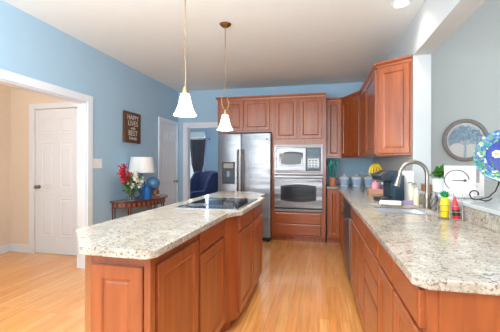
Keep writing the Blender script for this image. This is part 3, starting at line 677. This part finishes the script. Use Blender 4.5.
for a, b in zip(rs, rs[1:]):
    for i in range(k): bm.faces.new((a[i], a[(i + 1) % k], b[(i + 1) % k], b[i]))
bm.faces.new(rs[0][::-1]); bm.faces.new(rs[-1]); obj('fabric', bm, 'curtain', cu, smooth=True)
bm = bmesh.new(); tube(bm, [(-1.2, 0, 2.02), (.33, 0, 2.02)], .014); ball(bm, (.35, 0, 2.02), .025, 2); obj('curtain_rod', bm, 'iron', cu)
tag(B('valance', 'valance', None, -4.6, -3.30, 8.60, 8.765, 2.05, 2.22, bev=.006), 'pale blue box valance above the family room window', 'valance')

# ---------------------------------------------------------------- counter items
CZ = .9145
uc = thing('utensil_crock', 'terracotta crock of teal utensils in the back corner by the oven tower', 'crock', (.215, 5.25, CZ)); uc.scale = (1, 1, 1.12)
bm = bmesh.new(); lathe(bm, [(.045, 0), (.055, .01), (.06, .10), (.062, .125), (.056, .125), (.052, .02), (0, .02)], seg=28); obj('crock', bm, 'terra', uc, smooth=True)
for i, (dx, dy, L) in enumerate([(-.05, 0, .30), (-.02, .02, .33), (.015, -.01, .32), (.05, .01, .31), (.03, .03, .27), (-.035, -.02, .26)]):
    bm = bmesh.new(); top = Vector((dx * 1.3, dy, L)); tube(bm, [(dx * .3, dy * .3, .025), tuple(top)], .006, 8)
    ball(bm, top + Vector((dx * .1, 0, .02)), .024, 2, (1, .35, 1.5) if i % 2 else (1.1, .5, 1.1))
    if 1: 
        for v in bm.verts: pass
    obj('utensil', bm, 'teal', uc, smooth=True)
def canister(loc, s, label, knob=False):
    c = thing('canister', label, 'canister', loc, 0, 'blue and white canisters in the corner')
    bm = bmesh.new(); lathe(bm, [(.050 * s, 0), (.054 * s, .006), (.070 * s, .06 * s), (.078 * s, .105 * s), (.0, .105 * s)], seg=32); obj('jar', bm, 'canblue', c, smooth=True)
    bm = bmesh.new(); lathe(bm, [(.056 * s, -.0005), (.060 * s, .0), (.064 * s, .014), (.055 * s, .016)], seg=32); obj('foot_ring', bm, 'canwhite', c, smooth=True)
    bm = bmesh.new(); lathe(bm, [(.083 * s, .1055 * s), (.085 * s, .118 * s), (.07 * s, .135 * s), (.03 * s, .15 * s), (.014 * s, .152 * s), (.012 * s, .165 * s), (.018 * s, .175 * s), (0, .18 * s)], seg=32); obj('lid', bm, 'canwhite', c, smooth=True)
canister((.40, 5.33, CZ), 1.08, 'smallest blue and white canister, nearest the teal utensils')
canister((.595, 5.30, CZ), 1.12, 'middle of the three blue and white lidded canisters')
canister((.78, 5.22, CZ), 1.18, 'rightmost and tallest blue and white lidded canister')
sb = thing('white_pump_bottle', 'white pump bottle standing behind the middle canister', 'bottle', (.70, 5.52, CZ))
bm = bmesh.new(); lathe(bm, [(.033, 0), (.035, .01), (.035, .13), (.02, .155), (.012, .16), (.012, .18), (0, .18)], seg=24); obj('bottle', bm, 'plastic', sb, smooth=True)
bm = bmesh.new(); tube(bm, [(0, 0, .18), (0, 0, .215), (-.035, 0, .21)], .007); obj('pump', bm, 'plastic', sb)
# tray with pink candles, bananas behind
tr = thing('wooden_tray_box', 'pale wooden box tray holding pink and purple jars', 'tray', (.69, 3.93, CZ))
obj('tray', boxes((-.125, .125, -.07, .07, 0, .012), (-.125, .125, -.07, -.06, .012, .06), (-.125, .125, .06, .07, .012, .06), (-.125, -.115, -.06, .06, .012, .06), (.115, .125, -.06, .06, .012, .06)), 'traywood', tr, bevel=.002)
for i, (x, m, l, lab) in enumerate([(.645, 'pink', 'pink', 'pink lidded jar standing in the wooden box tray'), (.752, 'purple', 'canwhite', 'purple and white jar standing in the wooden box tray')]):
    j = thing('candle_jar', lab, 'jar', (x, 3.93, CZ + .0125), 0)
    bm = bmesh.new(); lathe(bm, [(.042, 0), (.046, .008), (.046, .085), (.038, .10), (0, .10)], seg=26); obj('jar', bm, m, j, smooth=True)
    bm = bmesh.new(); lathe(bm, [(.04, .1005), (.041, .122), (.03, .13), (.01, .132), (.014, .15), (0, .152)], seg=26); obj('lid', bm, l, j, smooth=True)
bn = thing('banana_bunch', 'bunch of yellow bananas on a hanger behind the coffee maker', 'bananas', (.70, 4.20, CZ))
bm = bmesh.new(); lathe(bm, [(.07, 0), (.07, .012), (.0, .014)], seg=24); tube(bm, [(0, .05, .01), (0, .06, .27), (0, .05, .35), (0, .01, .365)], .007); obj('hanger', bm, 'iron', bn)
for i in range(5):
    a = -.9 + i * .38; bm = bmesh.new(); d = Vector((math.sin(a), -.35 * math.cos(a), 0))
    tube(bm, [tuple(Vector((0, .01, .35)) + d * r_ + Vector((0, 0, -z))) for r_, z in ((.0, 0), (.03, .005), (.06, .02), (.085, .045), (.10, .08), (.10, .115))], .016, 8, .012)
    obj('banana', bm, 'banana', bn, smooth=True)
# coffee maker
km = thing('coffee_maker', 'dark teal single-cup coffee maker left of the faucet', 'coffee maker', (.64, 3.20, CZ), math.radians(-62)); km.scale = (.76, .80, .93)
bm = bmesh.new(); prism(bm, [(-.09, -.14), (-.06, -.16), (.06, -.16), (.09, -.14), (.09, .13), (-.09, .13)], 0, .03); obj('base', bm, 'keurig', km, bevel=.008)
obj('tower', boxes((-.09, .09, -.01, .13, .031, .21)), 'keurig', km, bevel=.02)
bm = bmesh.new(); pr = [(-.15, .215), (-.155, .25), (-.12, .285), (-.03, .312), (.06, .312), (.12, .285), (.132, .24), (.13, .19), (-.01, .19), (-.04, .20)]
prism(bm, pr, -.10, .10)
for v in bm.verts: v.co = Vector((v.co.z, v.co.x, v.co.y))
obj('head', bm, 'keurig', km, bevel=.012)
bm = bmesh.new(); tube(bm, [(-.07, -.10, .292), (-.07, -.175, .262), (.07, -.175, .262), (.07, -.10, .292)], .010); obj('lift_handle', bm, 'chrome', km, smooth=True)
obj('drip_tray', boxes((-.075, .075, -.15, -.015, .031, .042)), 'chrome', km, bevel=.003)
obj('water_tank', boxes((.092, .145, -.02, .12, .002, .26)), 'panelblue', km, bevel=.01)
tag(B('folded_towel', 'cloth', None, -.085, .085, -.06, .06, 0, .028, bev=.01, loc=(.60, 2.90, CZ), rotz=-.25), 'folded white towel in front of the coffee maker', 'towel')
tag(B('cutting_board', 'plastic', None, -.055, .055, -.008, .008, 0, .285, bev=.004, loc=(.818, 3.20, CZ), rotz=-.75), 'white cutting board standing upright between coffee maker and faucet', 'cutting board')
tag(B('sponge', 'lilac', None, -.05, .05, -.03, .03, 0, .03, bev=.006, loc=(.76, 2.93, CZ), rotz=-.1), 'lilac sponge lying beyond the sink beside the towel', 'sponge')
gs = thing('drinking_glass', 'small clear glass standing by the lilac sponge', 'glass', (.83, 3.10, CZ))
bm = bmesh.new(); lathe(bm, [(.02, 0), (.025, .003), (.028, .075), (.026, .075), (.022, .008), (0, .007)], seg=24); obj('glass_cup', bm, 'glass', gs, smooth=True)
def bottle(loc, m, label, h, r, grp):
    b = thing('soap_bottle', label, 'bottle', loc, 0, grp)
    bm = bmesh.new(); lathe(bm, [(r * .9, 0), (r, .008), (r, h * .65), (r * .6, h * .74), (r * .35, h * .76), (r * .35, h * .82), (0, h * .82)], seg=24); obj('bottle', bm, m, b, smooth=True)
    bm = bmesh.new(); tube(bm, [(0, 0, h * .82), (0, 0, h), (-.03, 0, h * .985)], .006); obj('pump', bm, 'chrome', b)
bottle((.805, 3.02, CZ), 'cream2', 'cream soap pump bottle farther from the viewer beside the faucet', .185, .024, 'soap bottles by the faucet')
bottle((.805, 2.90, CZ), 'cream2', 'cream soap pump bottle right beside the faucet neck', .18, .022, 'soap bottles by the faucet')
sc = thing('scrollwork_holder', 'dark scrollwork wire brush holder standing just right of the faucet base', 'holder', (.838, 2.58, CZ))
bm = bmesh.new(); lathe(bm, [(.016, 0), (.018, .004), (.018, .12), (.012, .14), (0, .14)], seg=18); obj('cup', bm, 'grey', sc, smooth=True)
bm = bmesh.new()
for i in range(4):
    a0 = i * PI / 2; tube(bm, [((.022 + .004 * math.sin(t * 9)) * math.cos(a0 + t * 4), (.022 + .004 * math.sin(t * 9)) * math.sin(a0 + t * 4), .004 + t * .12) for t in crv(lambda q: q, 16)], .0022, 5)
obj('scroll_wire', bm, 'iron', sc)
# wire caddy with yellow (pineapple) and red bottle
cx, cy = .800, 2.185
cdy = thing('wire_caddy', 'silver wire caddy by the backsplash holding a yellow and a red bottle', 'caddy', (cx, cy, CZ))
bm = bmesh.new()
for z in (.004, .05, .085): tube(bm, [(-.065, -.04, z), (.065, -.04, z), (.065, .04, z), (-.065, .04, z), (-.065, -.04, z)], .0025, 6)
for x, y in ((-.065, -.04), (.065, -.04), (.065, .04), (-.065, .04), (0, -.04), (0, .04)): tube(bm, [(x, y, .004), (x, y, .085)], .0025, 6)
tube(bm, [(.065, 0, .085), (.065, 0, .16), (.02, 0, .16), (.02, 0, .085)], .0025, 6)
for i in range(6): tube(bm, [(-.06 + i * .024, -.04, .005), (-.06 + i * .024, .04, .005)], .002, 5)
obj('wire_frame', bm, 'chrome', cdy)
cdy.rotation_euler[2] = -.35
pn = thing('pineapple_bottle', 'yellow bottle with green leafy pineapple top standing in the wire caddy', 'bottle', (.778, 2.20, CZ + .0085))
bm = bmesh.new(); lathe(bm, [(.022, 0), (.025, .006), (.026, .09), (.022, .115), (.014, .125), (0, .125)], seg=22); obj('bottle', bm, 'yellow', pn, smooth=True)
bm = bmesh.new()
for i in range(16):
    a = i * 2.4; leafquad(bm, Vector((0, 0, .12)), (math.cos(a) * (1 - i * .05), math.sin(a) * (1 - i * .05), .7 + i * .06), .052, .012)
ball(bm, (0, 0, .14), .016, 2); obj('leafy_cap', bm, 'green', pn)
rb = thing('red_bottle', 'red squeeze bottle leaning in the wire caddy', 'bottle', (.828, 2.155, CZ + .0085)); rb.rotation_euler = (0, -.10, 0)
bm = bmesh.new(); lathe(bm, [(.018, 0), (.021, .006), (.021, .07), (.015, .10), (.008, .12), (.006, .135), (0, .137)], seg=20); obj('bottle', bm, 'red', rb, smooth=True)
bm = bmesh.new(); lathe(bm, [(.0215, .02), (.0215, .055)], seg=20); obj('dark_label', bm, 'black', rb, smooth=True)

# ---------------------------------------------------------------- ledge items
LZ = 1.0235
pp = thing('potted_plant', 'small leafy green plant in a white pot at the far end of the ledge', 'plant', (.985, 2.90, LZ + .0)); pp.scale = (1.1, 1.1, 1.3)
bm = bmesh.new(); lathe(bm, [(.035, 0), (.045, .006), (.055, .08), (.058, .09), (.05, .09), (.045, .075), (0, .075)], seg=26); obj('pot', bm, 'canwhite', pp, smooth=True)
bm = bmesh.new()
for i in range(80):
    d = Vector((random.gauss(0, 1), random.gauss(0, 1), abs(random.gauss(.4, .8)))).normalized(); c = Vector((0, 0, .10)) + d * random.uniform(.0, .055); leafquad(bm, c, d + rv(.4), random.uniform(.03, .05), .014)
obj('foliage', bm, 'leaf', pp)
bw = thing('woven_box', 'small brown woven box on the ledge below the plant', 'box', (.945, 3.10, LZ))
obj('basket', boxes((-.035, .035, -.04, .04, 0, .055)), 'brown', bw, bevel=.005); obj('lid', boxes((-.038, .038, -.043, .043, .055, .065)), 'traywood', bw, bevel=.002)
# square sign with wire circle, faces the viewer
cs = thing('wire_circle_plaque', 'square white plaque with a black wire circle and arrow standing on the ledge', 'decoration', (1.06, 2.64, LZ), -.38)
obj('panel', boxes((-.125, .125, 0, .014, 0, .225)), 'skin', cs, bevel=.002)
bm = bmesh.new(); c0 = Vector((-.045, -.006, .115))
tube(bm, [(c0.x + .078 * math.cos(a), c0.y, c0.z + .078 * math.sin(a)) for a in crv(lambda t: .1 + t * 2 * PI * .93, 32)], .0028, 6)
tube(bm, [(-.075, -.006, .115), (.02, -.006, .115)], .0028, 6); tube(bm, [(.0, -.006, .125), (.02, -.006, .115), (.0, -.006, .105)], .0028, 6)
obj('wire_circle', bm, 'iron', cs)
obj('dark_strip', boxes((.075, .095, -.003, 0, .10, .205)), 'grey', cs)
# crumpled white feathery bundle in front
cf = thing('white_cloth_bundle', 'crumpled white cloth heap on the ledge in front of the square plaque', 'cloth', (.985, 2.44, LZ))
bm = bmesh.new(); bmesh.ops.create_icosphere(bm, subdivisions=4, radius=1)
for v in bm.verts:
    n = v.co.normalized(); k = 1 + .13 * math.sin(9 * n.x + 3 * n.z) * math.cos(8 * n.y) + .08 * math.sin(17 * n.z + 5 * n.x)
    v.co = Vector((n.x * .085 * k, n.y * .06 * k, max(0, .05 + n.z * .06 * k)))
obj('cloth', bm, 'cloth', cf, smooth=True)
# plate on scrolled iron easel
PR = .142
es = thing('plate_easel', 'black iron scrolled easel standing on the ledge under the mosaic plate', 'easel', (1.115, 2.205, LZ), -.42); es.scale = (1.13, 1.13, 1.13)
def scroll(s):
    P = [(s * .008, .0, .17), (s * .025, -.003, .12), (s * .045, -.008, .06), (s * .075, -.01, .025), (s * .115, -.01, .012)]
    P += [(s * (.135 + .030 * math.sin(a) * (1 - a / 9)), -.01, .039 - .030 * math.cos(a) * (1 - a / 9)) for a in crv(lambda t: t * 5.2, 18)]
    return P
for s in (-1, 1):
    bm = bmesh.new(); tube(bm, scroll(s), .0035, 6); tube(bm, [(s * .008, 0, .17), (s * .006, .02, .24), (0, .035, .30)], .0035, 6); tube(bm, [(s * .033, -.005, .095), (s * .033, -.045, .095), (s * .033, -.05, .115)], .0035, 6); tube(bm, [(s*.115, -.01, .0095), (s * .09, -.01, .0035), (s*.07, -.01, .0095), (s*.06, -.01, .02)], .0035, 6)
    obj('scroll_foot', bm, 'iron', es)
bm = bmesh.new(); tube(bm, [(0, .035, .30), (0, .07, .15), (0, .10, .004)], .0035, 6); obj('back_leg', bm, 'iron', es)
pl = thing('mosaic_plate', 'round blue and green mosaic plate with white daisies on the iron easel', 'plate', (1.10, 2.18, LZ), -.42); pl.scale = (1.13, 1.13, 1.13)
RT = Matrix.Rotation(PI / 2 - .14, 3, 'X'); C0 = Vector((0, -.022, .112 + PR * .99))
mm = bpy.data.materials.new('mosaic_glaze'); mm.use_nodes = True; nt = mm.node_tree; b = nt.nodes['Principled BSDF']
vo = nt.nodes.new('ShaderNodeTexVoronoi'); vo.inputs['Scale'].default_value = 95; tc = nt.nodes.new('ShaderNodeTexCoord'); nt.links.new(tc.outputs['Object'], vo.inputs['Vector'])
sp = nt.nodes.new('ShaderNodeSeparateColor'); nt.links.new(vo.outputs['Color'], sp.inputs['Color'])
rr = nt.nodes.new('ShaderNodeValToRGB'); rr.color_ramp.interpolation = 'CONSTANT'; el = rr.color_ramp.elements
cols = [(0, (20, 66, 140)), (.25, (30, 120, 150)), (.42, (50, 120, 70)), (.58, (140, 170, 60)), (.70, (80, 150, 175)), (.85, (30, 60, 150)), (.93, (190, 205, 205))]
el[0].position = 0; el[0].color = s2l(cols[0][1]) + (1,); el[1].position = .25; el[1].color = s2l(cols[1][1]) + (1,)
for p, c in cols[2:]: e = el.new(p); e.color = s2l(c) + (1,)
nt.links.new(sp.outputs['Red'], rr.inputs['Fac']); nt.links.new(rr.outputs['Color'], b.inputs['Base Color']); b.inputs['Roughness'].default_value = .12
M['mosaic'] = mm; M['royal'] = mat('royal_blue_glaze', (20, 46, 140), .15, var=.25, scale=40)
bm = bmesh.new(); lathe(bm, [(.0, -.010), (.07, -.010), (PR - .004, .006), (PR, .010), (PR - .004, .012), (.085, .0), (0, -.004)], C0.x, C0.y, C0.z, seg=48, rot=RT); obj('plate_rim', bm, 'mosaic', pl, smooth=True)
bm = bmesh.new(); lathe(bm, [(.0, -.003), (.085, .0007), (.083, .0025), (0, -.001)], C0.x, C0.y, C0.z, seg=40, rot=RT); obj('plate_centre', bm, 'royal', pl, smooth=True)
for fx, fz in ((-.038, .01), (.035, .028), (.0, -.03)):
    bm = bmesh.new()
    for j in range(7):
        a = 2 * PI * j / 7; ball(bm, C0 + RT @ Vector((fx + .015 * math.cos(a), fz + .015 * math.sin(a), .003)), .008, 1, (1, .5, 1))
    d = obj('daisy', bm, 'petalw', pl, smooth=True)
    bm = bmesh.new(); ball(bm, C0 + RT @ Vector((fx, fz, .005)), .007, 1, (1, .7, 1)); obj('daisy_eye', bm, 'banana', d, smooth=True)
bm = bmesh.new()
for fx, a in ((-.05, 1.9), (-.02, 1.7), (.01, 1.4), (.04, 1.2), (.06, 1.0)):
    tube(bm, [tuple(C0 + RT @ Vector((fx + t * .04 * math.cos(a), -.065 + t * .05, .003))) for t in (0, .5, 1)], .004, 6, .001)
obj('painted_leaves', bm, 'leaf', pl)

# ---------------------------------------------------------------- tree plaque on the far wall
tp = thing('tree_wall_plaque', 'round grey metal ring plaque with a pale aqua tree of life on the far wall', 'wall art', (1.862, 4.598, 1.582))
bm = bmesh.new(); prof = [(.225, -.0), (.225, .02), (.232, .026), (.262, .026), (.27, .02), (.27, 0)]; seg = 56; R_ = Matrix.Rotation(PI / 2, 3, 'X')
rings = [[bm.verts.new(R_ @ Vector((r * math.cos(2 * PI * i / seg), r * math.sin(2 * PI * i / seg) * 1.03, z))) for i in range(seg)] for r, z in prof]
for a, b in zip(rings, rings[1:] + rings[:1]):
    for i in range(seg): bm.faces.new((a[i], a[(i + 1) % seg], b[(i + 1) % seg], b[i]))
obj('ring', bm, 'grey', tp, smooth=True)
bm = bmesh.new(); lathe(bm, [(.0, .001), (.226, .001), (.226, .004), (0, .004)], seg=48, rot=R_); obj('backing_disc', bm, 'plastic', tp)
bm = bmesh.new(); random.seed(3); tips = []
def grow(p, a, L, r, dep):
    q = (p[0] + L * math.cos(a), p[1] + L * math.sin(a))
    if math.hypot(*q) > .215: return
    tube(bm, [(p[0], -.012, p[1]), (q[0], -.012, q[1])], r, 5, r * .7); tips.append(q)
    if dep:
        for da in (-.55, 0.05, .55): grow(q, a + da + random.uniform(-.2, .2), L * random.uniform(.72, .86), r * .68, dep - 1)
tube(bm, [(.0, -.012, -.222), (.004, -.012, -.12), (0, -.012, -.05)], .014, 6, .009)
for a in (.35, .9, 1.5, 2.1, 2.75): grow((0, -.06), a, .075, .007, 3)
obj('tree_branches', bm, 'glassaqua', tp)
bm = bmesh.new()
for i in range(620):
    a = random.uniform(-.25, PI + .25); r = .20 * math.sqrt(random.random()); c = Vector((r * math.cos(a), -.012 + random.uniform(-.006, .006), r * math.sin(a) * .98 + .0))
    a2 = random.uniform(0, 2 * PI); leafquad(bm, c, (math.cos(a2), .1, math.sin(a2)), .03, .008)
o = obj('tree_leaves', bm, 'glassaqua', tp); o['kind'] = 'stuff'
